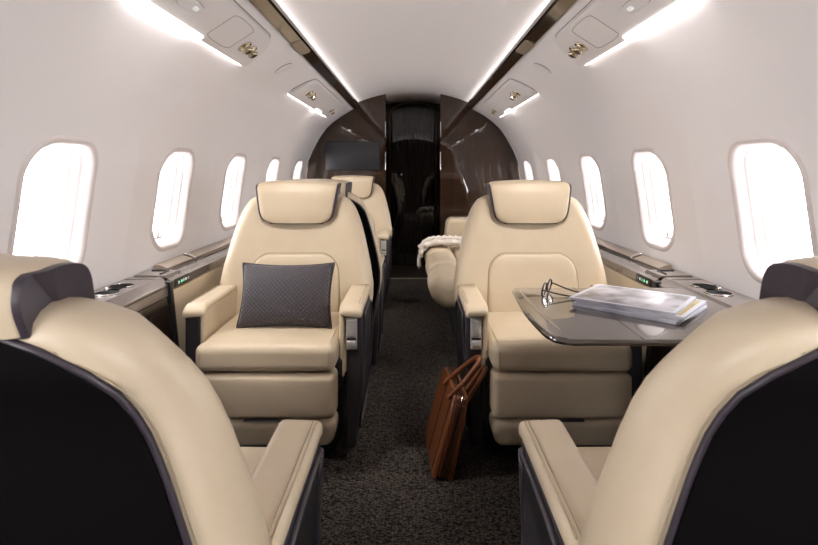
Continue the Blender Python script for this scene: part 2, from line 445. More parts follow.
# back wall (behind the camera), bulkhead panels, vestibule, door
def outline_half(xin, grow=.02):
    pts = []
    for i in range(13):
        z = -.04+1.44*i/12; pts.append((math.sqrt(R*R-(z-CZ)**2)+grow, z))
    pts += [(x+grow*.7, z+grow*.7) for x, z in upper[1:]]
    pts += [(.590, 1.71)]
    xs = [.578-(.578-xin)*i/8 for i in range(9)]
    pts += [(x, ceil_z(x)+.015) for x in xs]
    pts += [(xin, -.04)]
    return pts
for sd, nm in ((-1, 'wall_front_left'), (1, 'wall_front_right')):
    o = extrude_poly(nm, M['wood'], None, outline_half(.272), lambda a, b: (sd*a, YB, b), lambda a, b: (sd*a, YB+.045, b))
    struct(o, 'glossy dark walnut bulkhead panel %s of the doorway' % ('left' if sd < 0 else 'right'))
    # dark rim line where the panel meets the shell
    e = tube('edge_strip', M['black'], o, [(sd*(x), YB-.003, z) for x, z in [(math.sqrt(R*R-(z-CZ)**2)-.004, z) for z in [.7+.7*i/12 for i in range(13)]]+[(x-.004, z-.004) for x, z in upper[1:]]], .006, 6)
    for (z0, z1) in ((1.40, 1.56), (1.08, 1.26)):
        rbox('door_stop', M['chrome'], o, sd*.268, sd*.278, YB-.012, YB+.01, z0, z1, r=.004)
    v = mesh('vestibule_side', [(sd*.285, YB+.045, 0), (sd*.285, YD, 0), (sd*.285, YD, 1.83), (sd*.285, YB+.045, 1.83), (sd*.31, YB+.045, 0), (sd*.31, YD, 0), (sd*.31, YD, 1.83), (sd*.31, YB+.045, 1.83)],
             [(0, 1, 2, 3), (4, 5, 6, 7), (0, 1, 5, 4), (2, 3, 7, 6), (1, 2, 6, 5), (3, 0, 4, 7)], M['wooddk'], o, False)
f2 = mesh('floor_vestibule', [(-.31, YB+.03, -.002), (.31, YB+.03, -.002), (.31, YD+.02, -.002), (-.31, YD+.02, -.002)], [(0, 1, 2, 3)], M['floor2'], None, False)
struct(f2, 'dark brown flooring beyond the doorway threshold')
th = rbox('trim_3', M['bronze_lt'], None, -.285, .285, YB-.005, YB+.022, .0, .008, r=.003); struct(th, 'thin metal threshold across the aisle')

full = outline_half(.0); fullp = full[:-1]+[(-x, z) for x, z in reversed(full[:-1])]
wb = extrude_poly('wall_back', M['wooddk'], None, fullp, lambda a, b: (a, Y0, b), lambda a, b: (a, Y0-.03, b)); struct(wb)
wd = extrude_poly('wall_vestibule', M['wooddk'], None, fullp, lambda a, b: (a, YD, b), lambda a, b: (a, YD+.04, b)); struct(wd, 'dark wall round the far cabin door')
# door leaf with arched head and frame
def arch(hw, z0, zs, zt, n=14):
    return [(hw, z0)]+[(hw*math.cos(PI*i/n), zs+(zt-zs)*math.sin(PI*i/n)**.8) for i in range(n+1)]+[(-hw, z0)]
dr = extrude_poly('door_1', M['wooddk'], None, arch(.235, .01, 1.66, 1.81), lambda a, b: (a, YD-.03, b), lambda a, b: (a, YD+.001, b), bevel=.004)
struct(dr, 'glossy dark wooden door with arched head at the end of the aisle')
tube('door_frame', M['wood'], dr, [(a, YD-.02, b) for a, b in arch(.262, .0, 1.69, 1.845)], .016, 6)
g = G(); g.add(*lathe_g((-.13, YD-.03, 1.02), [(.0, 0), (.012, 0), (.010, .02), (.022, .028), (.026, .042), (.018, .055), (0, .058)], (0, -1, 0)))
g.build('door_handle', M['chrome'], dr)

# ------------------------------------------------------------------ windows
FPROF = [(-.004, -.002), (0, .003), (.003, .005), (.010, .006), (.017, .004), (.023, -.003), (.029, -.012), (.032, -.016), (.033, -.030),
         (.040, -.033), (.041, -.058), (.052, -.062), (.053, -.092), (.060, -.096), (.061, -.125)]
def win_frame_mesh(name):
    me = None
wn = 0
protoframe = {}
for sd in (-1, 1):
    for wy in WIN_Y:
        wn += 1
        rings = []
        for off, d in FPROF:
            lp = rr2(WHW-off, WHH-off, max(WR-off*.8, .03), 8)
            rings.append([(sd*arc(WS+b, -d)[0], wy+a, arc(WS+b, -d)[1]) for a, b in lp])
        fr = loft('window_%d' % wn, M['reveal'], None, rings, caps=False)
        struct(fr)
        lp = rr2(WHW-.0605, WHH-.0605, WR-.05, 8)
        dd = .112
        c = [(sd*arc(WS+b, dd)[0], wy+a, arc(WS+b, dd)[1]) for a, b in lp]
        mesh('window_pane', c, [tuple(range(len(c)))], M['glass'], fr, False)
        if wy < 1:
            rbox('window_shade', M['panel'], fr, sd*1.105, sd*1.115, wy-.16, wy+.16, .74, 1.15, r=.003, k=1, n=1)  # closed blind added out of view, keeps daylight off the nearest seats
        # seam line of the inner pane and the shade pull at the sill
        lp2 = rr2(WHW-.050, WHH-.050, WR-.042, 8)
        tube('pane_gasket', M['line'], fr, [(sd*arc(WS+b, .094)[0], wy+a, arc(WS+b, .094)[1]) for a, b in lp2], .0022, 5, closed=True)
        if wy > .3:
            g = G(); zb = WS-WHH+.050
            x, z = arc(zb, .05)
            g.add(*rbox_g(sd*x-.004, sd*x+.004, wy-.028, wy+.028, z, z+.006, r=.002, k=2, n=1))
            g.add(*rbox_g(sd*x-.003, sd*x+.003, wy-.004, wy+.004, z, z+.028, r=.002, k=2, n=1))
            g.build('shade_pull', M['line'], fr)

# ------------------------------------------------------------------ overhead service panels
def service_panel(sd, y0, y1, label, group, lights, nozzles, grille=None, sign=None):
    t = thing('overhead_service_panel', label, 'service panel', (0, 0, 0), 0, group)
    X0, X1 = .622, .778
    def P(a, y, d):      # a 0..1 from rail side to wall side, d below the panel line
        x = X0+(X1-X0)*a
        z = psu_pt(X0)+(psu_pt(X1)-psu_pt(X0))*a - .012*math.sin(PI*a)*0
        return (sd*(x-.50*d), y, z-.866*d)
    L = y1-y0; hw = .5
    def loopm(inset):    # outline in (a, y): the wall side straight, rail-side corners round
        W_ = X1-X0; ia = inset/W_; pts = []
        rc = .14; n = 10
        # wall edge (a=1) from y0 to y1, then round the far rail-side corner, back along a=0, round near corner
        pts.append((1-ia, y0+inset)); 
        for k in range(9): pts.append((1-ia, y0+inset+(L-2*inset)*(k+1)/9))
        for k in range(1, n): 
            an = PI/2*k/n
            pts.append((ia+(1-2*ia)*(1-math.sin(an))*1.0, y1-inset-rc*(1-math.cos(an))))
        pts.append((ia, y1-inset-rc))
        for k in range(1, 9): pts.append((ia, y1-rc-inset-(L-2*rc-2*inset)*k/9))
        for k in range(1, n):
            an = PI/2*k/n
            pts.append((ia+(1-2*ia)*(1-math.cos(an)), y0+inset+rc*(1-math.sin(an))))
        return pts
    rings = []
    for ins, d in ((0, -.01), (0, .014), (.002, .019), (.006, .022), (.012, .023)):
        rings.append([P(a, y, d) for a, y in loopm(ins)])
    v, f = loft_g(rings)
    mesh('housing', v, f, M['psu'], t, True, True, sharp=35)
    # shadow groove round the housing
    gl = loopm(-.004)
    tube('groove', M['line'], t, [P(a, y, .0005) for a, y in gl[9:]], .0022, 5)
    # lit cove slot between the housing and the wall
    def slab(name, a0, a1, ya, yb, d0, d1, m, r=.0):
        vs = [P(a0, ya, d0), P(a1, ya, d0), P(a1, yb, d0), P(a0, yb, d0), P(a0, ya, d1), P(a1, ya, d1), P(a1, yb, d1), P(a0, yb, d1)]
        return mesh(name, vs, [(0, 1, 2, 3), (4, 5, 6, 7), (0, 1, 5, 4), (2, 3, 7, 6), (1, 2, 6, 5), (3, 0, 4, 7)], m, t, False)
    slab('cove_light', 1.003, 1.03, y0+.03, y1-.02, .001, .010, M['cove'])
    for (la, lb) in lights:
        g = G()
        lp = rr2(.5, (lb-la)/2, .03, 4)
        rg = []
        for d, s in ((.004, 1), (.020, 1), (.026, .93)):
            rg.append([P(.865+.135*(.5+a*s), (la+lb)/2+b*(1 if s == 1 else .995), d-.0*a) for a, b in rr2(.5, (lb-la)/2, .05, 4)])
        loft('light_strip', M['strip'], t, rg)
    for (a, y, s) in nozzles:
        c = Vector(P(a, y, .023)); ax = Vector((-sd*.50, 0, -.866))
        g = G(); g.add(*lathe_g(c, [(.0, -.004), (.024*s, -.004), (.026*s, .002), (.022*s, .006), (.017*s, .004), (.015*s, .018), (.019*s, .022), (.016*s, .030), (.006*s, .031), (0, .026)], ax, 18))
        nz = g.build('air_nozzle', M['gold'], t)
        g2 = G(); g2.add(*lathe_g(c+ax*.0295, [(0, 0), (.010*s, 0), (.009*s, .003), (0, .003)], ax, 14)); g2.build('nozzle_core', M['black'], nz)
    if grille:
        y, = grille
        lp = rr2(.42, .115, .085, 8)
        tube('speaker_seam', M['line'], t, [P(.46+a*.88, y+b, .0235) for a, b in lp], .0011, 5, closed=True)
    if sign:
        y, = sign
        lp = rr2(.115, .075, .05, 6)
        rg = [[P(.50+a*k, y+b*k, d) for a, b in lp] for k, d in ((1, .0225), (1, .0265), (.9, .028))]
        sg = loft('sign_plate', M['psu'], t, rg)
        tube('sign_seam', M['line'], sg, [P(.50+a*1.02, y+b*1.02, .0232) for a, b in lp], .0012, 4, closed=True)
        rg = [[P(.50+a*.62, y+.035+b*.35, d) for a, b in rr2(.07, .05, .03, 4)] for d in (.0275, .030)]
        loft('sign_lens', M['white_led'], sg, rg)
    return t
for sd, side in ((-1, 'left'), (1, 'right')):
    service_panel(sd, 3.42, 4.92, 'shorter overhead service panel beyond, %s of the aisle, near the bulkhead' % side, 'far overhead panels',
                  [(4.25, 4.50)], [(.52, 3.66, 1.2), (.52, 3.77, 1.2), (.55, 4.70, 1.0)])
    service_panel(sd, -.2, 2.50, 'nearest overhead service panel with long lit strip, %s of the aisle' % side, 'near overhead panels',
                  [(1.50, 1.96)], [(.53, 2.265, 1.2), (.53, 2.345, 1.2)], (2.07,), (1.70,))
    # small oval plate between the two panels
    x0 = .69; z0 = psu_pt(x0)
    o = loft('call_light_cover', M['psu'], None, [[(sd*(x0+a*k*.87-.5*d), 2.93+b*k, z0-a*k*.5-.866*d) for a, b in [(.050*math.cos(2*PI*i/24), .045*math.sin(2*PI*i/24)) for i in range(24)]] for k, d in ((1.0, -.004), (1.0, .0045), (.9, .006))], sharp=35)
    o['label'] = 'small oval cover plate between the overhead panels, %s side' % side; o['category'] = 'cover plate'
    tube('screw_ring', M['line'], o, [(sd*(x0+a*.87-.0015), 2.93+b, z0-a*.5-.003) for a, b in [(.051*math.cos(2*PI*i/24), .046*math.sin(2*PI*i/24)) for i in range(24)]], .0011, 4, closed=True)

# ------------------------------------------------------------------ seats
WT = [(.28, .29), (.40, .315), (.50, .336), (.575, .337), (.655, .325), (.77, .300), (.84, .281), (.90, .258), (.94, .232), (.965, .200)]
FT = [(.28, .30), (.50, .335), (.70, .382), (.85, .420), (.95, .448), (.98, .46)]
BT = [(.28, .47), (.60, .505), (.80, .535), (.92, .552), (.97, .55)]
def rect_ring(hw, y0, y1, r, z, n=5, crown=0):
    cy = (y0+y1)/2; hh = (y1-y0)/2
    return [(a, cy+b - (crown*(1-(a/hw)**2) if b < 0 else 0), z) for a, b in rr2(hw, hh, r, n)]

def SHX(z): return 0 if z < .872 else (z-.872)**2*9
def make_seat(label, loc, rz, aisle, group, recline=0.0, latch=True, inset=.046):
    t = thing('cabin_seat', label, 'seat', loc, rz, group)
    hx = .90 if recline else 1.0
    def hf(p):
        if not recline: return df(p)
        z = .935+(p[2]-.955)*.80 if p[2] > .955 else p[2]-.02
        q = df((p[0], .443+(p[1]-.40)*.72, p[2])); return (q[0]*.90, q[1], z)
    rc = lambda z: recline*max(0, z-.80)*min(1, max(0, z-.80)/.1)
    def df(p): return (p[0], p[1]+rc(p[2]), p[2]-(.045*max(0, p[2]-.5) if recline else 0))
    # backrest
    zs = [.28, .34, .40, .46, .52, .575, .62, .66, .70, .74, .78, .82, .85, .88, .905, .925, .945, .958, .967, .972]
    rings = []
    n = 7
    for z in zs:
        hw = lerp_tab(WT, min(z, .965)); y0 = lerp_tab(FT, z); y1 = lerp_tab(BT, z)
        sh = {.958: .006, .967: .018, .972: .035}.get(z, 0)
        rr_ = min(.055, (y1-y0)/2-.002)
        lp = rr2(hw-sh, (y1-y0)/2-sh, max(rr_-sh, .01), n)
        cy = (y0+y1)/2; ring = []
        # finer horizontal subdivision along front/back edges
        P = []
        for i, p in enumerate(lp):
            P.append(p); q = lp[(i+1) % len(lp)]
            if abs(q[0]-p[0]) > .1:
                for k in range(1, 8): P.append((p[0]+(q[0]-p[0])*k/8, p[1]+(q[1]-p[1])*k/8))
            elif abs(q[1]-p[1]) > .012:
                pass
        for a, b in P:
            yy = cy+b
            if b < 0:
                u = abs(a)/hw
                # slight hollow in the middle, bolsters at the sides
                yy += .012*max(0, 1-(u/.75)**2)
            ring.append(df((a, yy, z)))
        rings.append(ring)
    bk = loft('backrest', M['leather'], t, rings)
    # lumbar cushion with seam
    def fr(x, z):
        hw = lerp_tab(WT, z); return lerp_tab(FT, z)+.012*max(0, 1-(abs(x)/hw/.75)**2)
    def lum(k, d):
        out = []
        for a, b in rr2(.200*k, .15*k+.0*k, .075*k, 7):
            z = .565+b; x = a*(1-.10*(b/.15 if b > 0 else 0))
            out.append(df((x, fr(x, z)-d, z)))
        return out
    loft('lumbar_cushion', M['leather'], t, [lum(1, -.02), lum(1, .0005), lum(.985, .008), lum(.955, .0125), lum(.90, .015), lum(.7, .0165), lum(.4, .017), lum(.1, .017)])
    lp = lum(1.008, .0015)
    tube('lumbar_seam', M['stitch'], t, lp, .0016, 5, closed=True)
    # rear shell (dark) inset in the back
    rings = []
    for z in [.285, .30, .36, .45, .52, .575, .62, .66, .70, .74, .78, .82, .85, .87, .885, .90, .915, .928, .94, .950, .956]:
        hw = lerp_tab(WT, z)-inset-SHX(z); y1 = lerp_tab(BT, z)
        rings.append([df(q) for q in rect_ring(hw, y1-.03, y1+.006, .008, z, 3)])
    rs = loft('rear_shell', M['shell'], t, rings)
    e = [Vector(r[0]) for r in rings]
    for s in (-1, 1):
        pts = [df((s*(lerp_tab(WT, z)-inset+.003-SHX(z)), lerp_tab(BT, z)+.002, z)) for z in [.285+.671*i/26 for i in range(27)]]
        tube('shell_piping', M['dleather'], t, pts, .004, 6)
        pts = [df((s*(lerp_tab(WT, z)-inset+.011-SHX(z)*.93), lerp_tab(BT, z)-.0006, z)) for z in [.285+.645*i/26 for i in range(27)]]
        tube('back_stitching', M['stitch'], t, pts, .0012, 4)
    # headrest: leather wrap over a dark core
    HW = [(.845, .106), (.848, .121), (.855, .136), (.868, .149), (.89, .158), (.95, .167), (1.0, .175), (1.03, .178)]
    outer = smoothpath([(.413, .846), (.409, .90), (.414, .96), (.424, 1.000), (.446, 1.020), (.495, 1.026), (.55, 1.018), (.572, .996), (.578, .97), (.574, .945)], 4)
    outer = [(p[0]-.014, p[1]) for p in outer]
    def hwz(z, i, n): 
        w = lerp_tab(HW, z)
        if i > n*.62: w = .166
        return w
    N = len(outer); rg = []
    us = [-1, -.985, -.95, -.85, -.6, -.3, 0, .3, .6, .85, .95, .985, 1]
    cen = Vector((.49, .97))
    for u in us:
        ring = []
        inn = []
        for i, (y, z) in enumerate(outer):
            w = hwz(z, i, N)
            e_ = .006*max(0, (abs(u)-.9)/.1)**2
            # inward normal
            a = Vector(outer[max(i-1, 0)]); b = Vector(outer[min(i+1, N-1)]); d = (b-a).normalized(); nrm = Vector((d.y, -d.x))
            zc = .010*(1-u*u) if z > 1.0 else 0
            p = Vector((y, z))+nrm*e_
            ring.append(hf((u*w, p.x-.006*(1-u*u)*(1 if i < N*.45 else 0), p.y+zc)))
            q = Vector((y, z))+nrm*.016
            inn.append(hf((u*w, q.x, q.y+zc*.6)))
        rg.append(ring+inn[::-1])
    hr = loft('headrest', M['leather'], t, rg, sharp=60)
    core = []
    for i, (y, z) in enumerate(outer):
        a_ = Vector(outer[max(i-1, 0)]); b_ = Vector(outer[min(i+1, N-1)]); d_ = (b_-a_).normalized()
        core.append((y+d_.y*.006, z-d_.x*.006, hwz(z, i, N)+.0085))
    core = [(core[0][0]+.001, core[0][1]-.005, core[0][2]-.004)]+core
    core += [(.54, .935, .166), (.50, .925, .166), (.46, .89, .15), (.43, .848, .11)]
    rg = []
    for u in (-1.0, -.97, -.5, 0, .5, .97, 1.0):
        rg.append([hf((u*w, y+(.49-y)*(.03 if abs(u) == 1 else 0), z+.009*(1-u*u)*(1 if z > 1.0 else 0))) for y, z, w in core])
    def capring(sg, k):
        o_ = []
        for y, z, w in core:
            zz = .955+(z-.955)*k; o_.append(hf((sg*(w+(.174-w)*(1-k)), .480+(y-.480)*k, zz)))
        return o_
    rg = [capring(-1, k) for k in (.05, .4, .8, .93)]+rg+[capring(1, k) for k in (.93, .8, .4, .05)]
    loft('headrest_side', M['dleather'], hr, rg, sharp=50)
    # seat cushion and leg rest
    def bull(p):   # rounder front top edge
        return p
    cu = rbox('seat_cushion', M['leather'], t, -.244, .244, -.125, .37, .378, .472, r=.028, k=5, n=8, puff=(2, 1, .010))
    for s in (-1, 1):
        tube('cushion_stitching', M['stitch'], cu, smoothpath([(s*.222, .30, .4735), (s*.222, .1, .4755), (s*.222, -.06, .475), (s*.222, -.105, .468), (s*.222, -.123, .452), (s*.222, -.1258, .425), (s*.222, -.123, .395)], 4), .0011, 4)
    rbox('leg_rest', M['leather'], t, -.243, .243, -.122, -.02, .212, .372, r=.022, k=4, n=6, puff=(1, -1, .008),
         f=lambda p: (p[0], p[1]+(.37-p[2])*.05, p[2]))
    rbox('foot_rest', M['leather'], t, -.240, .240, -.110, .02, .095, .207, r=.03, k=4, n=6,
         f=lambda p: (p[0]*(1-.12*max(0, (.16-p[2])/.06)*.5), p[1]+max(0, (.20-p[2]))*.35, p[2]))
    rbox('pull_tab', M['dleather'], t, -.075, .075, -.116, -.10, .2065, .2115, r=.003, k=2, n=2)
    # pedestal
    rbox('pedestal', M['black'], t, -.22, .22, .06, .42, 0, .30, r=.02, k=2, n=2)
    rbox('seat_pan', M['black'], t, -.26, .26, -.02, .44, .27, .40, r=.02, k=2, n=2)
    # arms
    for s in (-1, 1):
        isA = (s == aisle)
        ax = thing_part('armrest', t)
        # inner leather panel
        def inn(p): return p
        rbox('arm_panel', M['leather'], ax, s*.243, s*.275, .004, .40, .33, .575, r=.014, k=3, n=3)
        # inner seam of wall-side panel
        # pad: loft along y with rounded outer droop, nose rolls down at the front
        rings = []
        st = [(-.022, .35, .80), (-.016, .75, .93), (-.004, .92, .98), (.015, 1, 1), (.05, 1.03, 1), (.12, 1.03, 1), (.2, 1.0, 1), (.28, .98, 1), (.36, .96, 1)]
        for (yy, kz, kx) in st:
            zt = .588; th = .032*kz; w = .043*kx
            zc = zt-.016-(.004 if yy < 0 else 0)
            cx = .2865
            rings.append([(s*(cx+a), yy, zc+b+ (-.012*((a+.05)/.1) if b < 0 else -.004*max(0, a/.05)) - (max(0, .01-yy)*.25)) for a, b in rr2(w, th/2, .020*min(kz, 1), 5)])
        pad = loft('arm_pad', M['leather'], ax, rings)
        tube('pad_stitching', M['stitch'], pad, [(s*.314, y, .5868) for y in (.018, .05, .12, .2, .28, .36)], .0011, 4)
        tube('pad_seam', M['piping'], pad, [(s*.321, y, .5840) for y in (.018, .05, .12, .2, .28, .36)], .0018, 4)
        # front leather strip running down beside the cushion
        rbox('arm_front_strip', M['leather'], ax, s*.244, s*.262, -.012, .03, .322, .575, r=.008, k=3, n=2)
        # outer dark shell
        sh = [(.008, .05), (.004, .30), (.004, .545), (.03, .562), (.20, .562), (.34, .556), (.44, .50), (.47, .40), (.46, .28), (.40, .12), (.36, .05)]
        o = extrude_poly('arm_shell', M['shellside'], ax, sh, lambda a, b: (s*.262, a, b), lambda a, b: (s*(.328-(.03*max(0, .3-b)/.3)), a, b), bevel=.014)
        # raised rim and dark pocket on the outer side
        rim = [(.045, .12), (.04, .50), (.06, .535), (.30, .53), (.37, .49), (.40, .40), (.38, .25), (.32, .12)]
        extrude_poly('side_pocket', M['black'], ax, rim, lambda a, b: (s*.315, a, b), lambda a, b: (s*(.3305-(.03*max(0, .3-b)/.3)), a, b), bevel=.003)
        tube('pocket_rim', M['dleather'], ax, smoothpath([(s*(.331-(.03*max(0, .3-b)/.3)), a, b) for a, b in rim]+[(s*.316, .045, .12)], 3), .006, 6)
        if isA and latch:
            lt = rbox('latch_plate', M['latch'], ax, s*.2665, s*.309, -.004, .010, .420, .537, r=.006, k=3, n=2)
            rbox('latch_button', M['latch'], lt, s*.2705, s*.305, -.010, .004, .468, .532, r=.005, k=3, n=2)
            rbox('latch_recess', M['shellside'], lt, s*.2705, s*.305, -.0065, .004, .457, .465, r=.002, k=2, n=2)
            rbox('latch_lower', M['latch'], lt, s*.2705, s*.305, -.007, .004, .430, .455, r=.004, k=2, n=2)
    return t

def thing_part(name, parent):
    o = bpy.data.objects.new(name, None); COL.objects.link(o); o.parent = parent; o.empty_display_size = .05; return o

make_seat('cream leather seat facing the camera with a dark quilted cushion on it', (-.514, 2.02, 0), 0, 1, 'cream cabin seats')
make_seat('cream leather seat facing the camera behind the fold-out table', (.520, 2.02, 0), 0, -1, 'cream cabin seats')
make_seat('nearest left seat seen from behind, cream leather with black back shell', (-.510, 1.10, 0), PI, -1, 'cream cabin seats', recline=.28)
make_seat('nearest right seat seen from behind, in front of the table, black back shell', (.541, 1.10, 0), PI, 1, 'cream cabin seats', recline=.28)
make_seat('left seat turned away, back to back with the cushioned seat, mostly hidden', (-.497, 3.25, 0), PI, -1, 'cream cabin seats', inset=.010)
make_seat('farthest left seat, cream leather, facing the camera below the dark screen', (-.515, 4.25, 0), 0, 1, 'cream cabin seats')

# ------------------------------------------------------------------ side consoles
def bool_cut(o, cutters):
    for c in cutters:
        md = o.modifiers.new('c', 'BOOLEAN'); md.operation = 'DIFFERENCE'; md.object = c; md.solver = 'EXACT'
    dg = bpy.context.evaluated_depsgraph_get(); dg.update()
    me = bpy.data.meshes.new_from_object(o.evaluated_get(dg)); o.modifiers.clear(); o.data = me
    for c in cutters: bpy.data.objects.remove(c)
    for p in me.polygons: p.use_smooth = False

def prism(name, m, parent, sd, prof, y0, y1, bevel=0):
    return extrude_poly(name, m, parent, prof, lambda a, b: (sd*a, y0, b), lambda a, b: (sd*a, y1, b), bevel=bevel)

YM = 2.10
for sd, side in ((-1, 'left'), (1, 'right')):
    n = thing('side_console', 'nearest bronze side console with double cup holder, %s cabin wall' % side, 'console', (0, 0, 0), 0, 'near side consoles')
    xw = 1.085
    top = prism('counter_top', M['bronze'], n, sd, [(xw, .670), (.962, .670), (.930, .646), (.930, .640), (xw, .640)], -.6, YM)
    cuts = []
    for cx, cy in ((1.030, 1.945), (1.018, 1.83)):
        g = G(); g.add(*cyl_g((sd*cx, cy, .67), .041, .2, 'z', 28)); cuts.append(g.build('cutter', None, None, False))
    g = G(); g.add(*rbox_g(sd*1.024-.02, sd*1.024+.02, 1.85, 1.925, .6, .75, r=.004, k=1, n=1)); cuts.append(g.build('cutter', None, None, False))
    bool_cut(top, cuts)
    ch = thing_part('cup_holder', n)
    for cx, cy in ((1.030, 1.945), (1.018, 1.83)):
        g = G(); g.add(*lathe_g((sd*cx, cy, .598), [(.0, 0), (.038, 0), (.0415, .004), (.0415, .0705), (.043, .0725), (.0395, .0725), (.0395, .006), (0, .006)], (0, 0, 1), 28))
        g.build('cup_well', M['black'], ch)
    tube('cup_rim', M['chrome'], ch, [(sd*(1.030+.0415*math.cos(a)), 1.945+.0415*math.sin(a), .6715) for a in [math.radians(-40+260*i/24) for i in range(25)]], .0022, 6)
    tube('cup_rim', M['chrome'], ch, [(sd*(1.018+.0415*math.cos(a)), 1.83+.0415*math.sin(a), .6715) for a in [math.radians(140+250*i/24) for i in range(25)]], .0022, 6)
    g = G(); g.add(*lathe_g((sd*1.052, 1.885, .662), [(0, 0), (.007, 0), (.007, .014), (.004, .018), (0, .018)], (0, 0, 1), 12)); g.build('cup_clip', M['chrome'], ch)
    prism('front_band', M['bronze'], n, sd, [(.928, .636), (.928, .603), (.99, .603), (.99, .636)], -.6, YM)
    prism('gap_strip', M['black'], n, sd, [(.936, .641), (.936, .634), (.99, .634), (.99, .641)], -.6, YM)
    prism('side_panel', M['wooddk'], n, sd, [(.924, .601), (.860, .02), (.90, .02), (.99, .601)], -.6, YM-.02)
    prism('divider_post', M['black'], n, sd, [(.921, .655), (.853, .0), (.90, .0), (.99, .655)], YM-.018, YM+.006)
    prism('top_seam', M['black'], n, sd, [(1.08, .6708), (.962, .6708), (.962, .669), (1.08, .669)], 2.055, 2.058)
    # far console with tray
    f = thing('side_ledge', 'far %s side ledge with recessed tray and lit switch panel' % side, 'console', (0, 0, 0), 0, 'far side ledges')
    prism('ledge_top', M['bronze'], f, sd, [(xw, .668), (1.026, .668), (1.022, .655), (.945, .655), (.941, .663), (.925, .655), (.925, .622), (.99, .622), (xw, .63)], YM+.008, 5.43)
    prism('tray', M['bronze_dk'], f, sd, [(1.020, .6575), (.948, .6575), (.948, .652), (1.020, .652)], YM+.16, 3.6)
    prism('wall_wedge', M['bronze_lt'], f, sd, [(1.082, .684), (1.065, .684), (1.026, .670), (1.026, .664), (1.082, .664)], YM+.20, 2.56, bevel=.003)
    prism('wall_wedge', M['bronze_lt'], f, sd, [(1.082, .684), (1.065, .684), (1.026, .670), (1.026, .664), (1.082, .664)], 2.61, 4.2, bevel=.003)
    prism('wedge_clip', M['chrome'], f, sd, [(1.080, .690), (1.060, .690), (1.018, .671), (1.018, .662), (1.075, .664)], 2.575, 2.595, bevel=.002)
    lid = prism('hatch_lid', M['bronze'], f, sd, [(1.078, .6735), (.955, .6725), (.945, .662), (1.078, .662)], YM+.02, YM+.15, bevel=.003)
    g = G()
    g.add(*rbox_g(sd*1.055, sd*.985, YM+.118, YM+.126, .671, .6775, r=.003, k=1, n=1))
    g.add(*rbox_g(sd*.993, sd*.985, YM+.05, YM+.126, .671, .6765, r=.003, k=1, n=1)); g.build('finger_slot', M['black'], lid)
    prism('ledge_panel', M['leather'], f, sd, [(.921, .618), (.856, .02), (.90, .02), (.99, .618)], YM+.01, 5.43)
    sw = rbox('switch_panel', M['black'], f, sd*.918, sd*.935, YM+.03, YM+.17, .624, .656, r=.010, k=3, n=2)
    for k, (yy, mm) in enumerate(((.052, 'white_led'), (.078, 'green'), (.098, 'latch'), (.118, 'white_led'), (.142, 'latch'))):
        rbox('switch_button', M[mm], sw, sd*.9145, sd*.92, YM+yy, YM+yy+.007, .635, .646, r=.002, k=1, n=1)

# ------------------------------------------------------------------ fold-out table
t = thing('fold_out_table', 'glossy taupe fold-out table extending from the right side console', 'table', (0, 0, 0))
TZ = .672
def ttop(k):
    # outline (x, y): left end slightly slanted with soft corners
    pts = [(.342, 1.89), (.326, 1.64), (.330, 1.44), (.338, 1.37), (.354, 1.337), (.385, 1.322)]
    c = smoothpath([(a, b, 0) for a, b in pts], 4)
    p = [(v.x, v.y) for v in c]+[(.93, 1.320), (.93, 1.915), (.365, 1.915), (.349, 1.907)]
    cx, cy = .62, 1.6
    return [(cx+(a-cx)*(1-k/.28) if a < .9 else a, cy+(b-cy)*(1-k/.27)) for a, b in p]
rg = [[(a, b, z) for a, b in ttop(k)] for k, z in ((.012, TZ-.018), (.003, TZ-.016), (0, TZ-.012), (0.0005, TZ-.006), (.004, TZ-.001), (.010, TZ))]
top = loft('tabletop', M['table'], t, rg, sharp=40)
rg = [[(a, b, z) for a, b in ttop(k)] for k, z in ((-.0008, TZ-.0145), (-.0008, TZ-.009))]
loft('table_edge', M['tableedge'], top, rg, smooth=False)
tube('leaf_seam', M['black'], top, [(.556, 1.309, TZ-.0004), (.556, 1.912, TZ-.0004)], .0012, 4)
# inlay: a thin pale sliver along the end
ip = []
for i in range(17):
    u = i/16; y = 1.86-.47*u; x = .362-.004*math.sin(PI*u)+.014*u*u
    ip.append((x, y, .012*math.sin(PI*min(1, max(0, u)))**.5))
lo_ = [(x-w_/2, y) for x, y, w_ in ip]+[(x+w_/2, y) for x, y, w_ in reversed(ip)]
extrude_poly('inlay_strip', M['bronze_lt'], top, lo_[:-1], lambda a, b: (a, b, TZ-.001), lambda a, b: (a, b, TZ+.0006))
prism('table_support', M['black'], t, 1, [(.926, .653), (.60, .653), (.62, .625), (.926, .61)], 1.50, 1.70)
prism('sliding_rail', M['black'], t, 1, [(.926, .653), (.70, .653), (.70, .630), (.926, .630)], 1.36, 1.84)

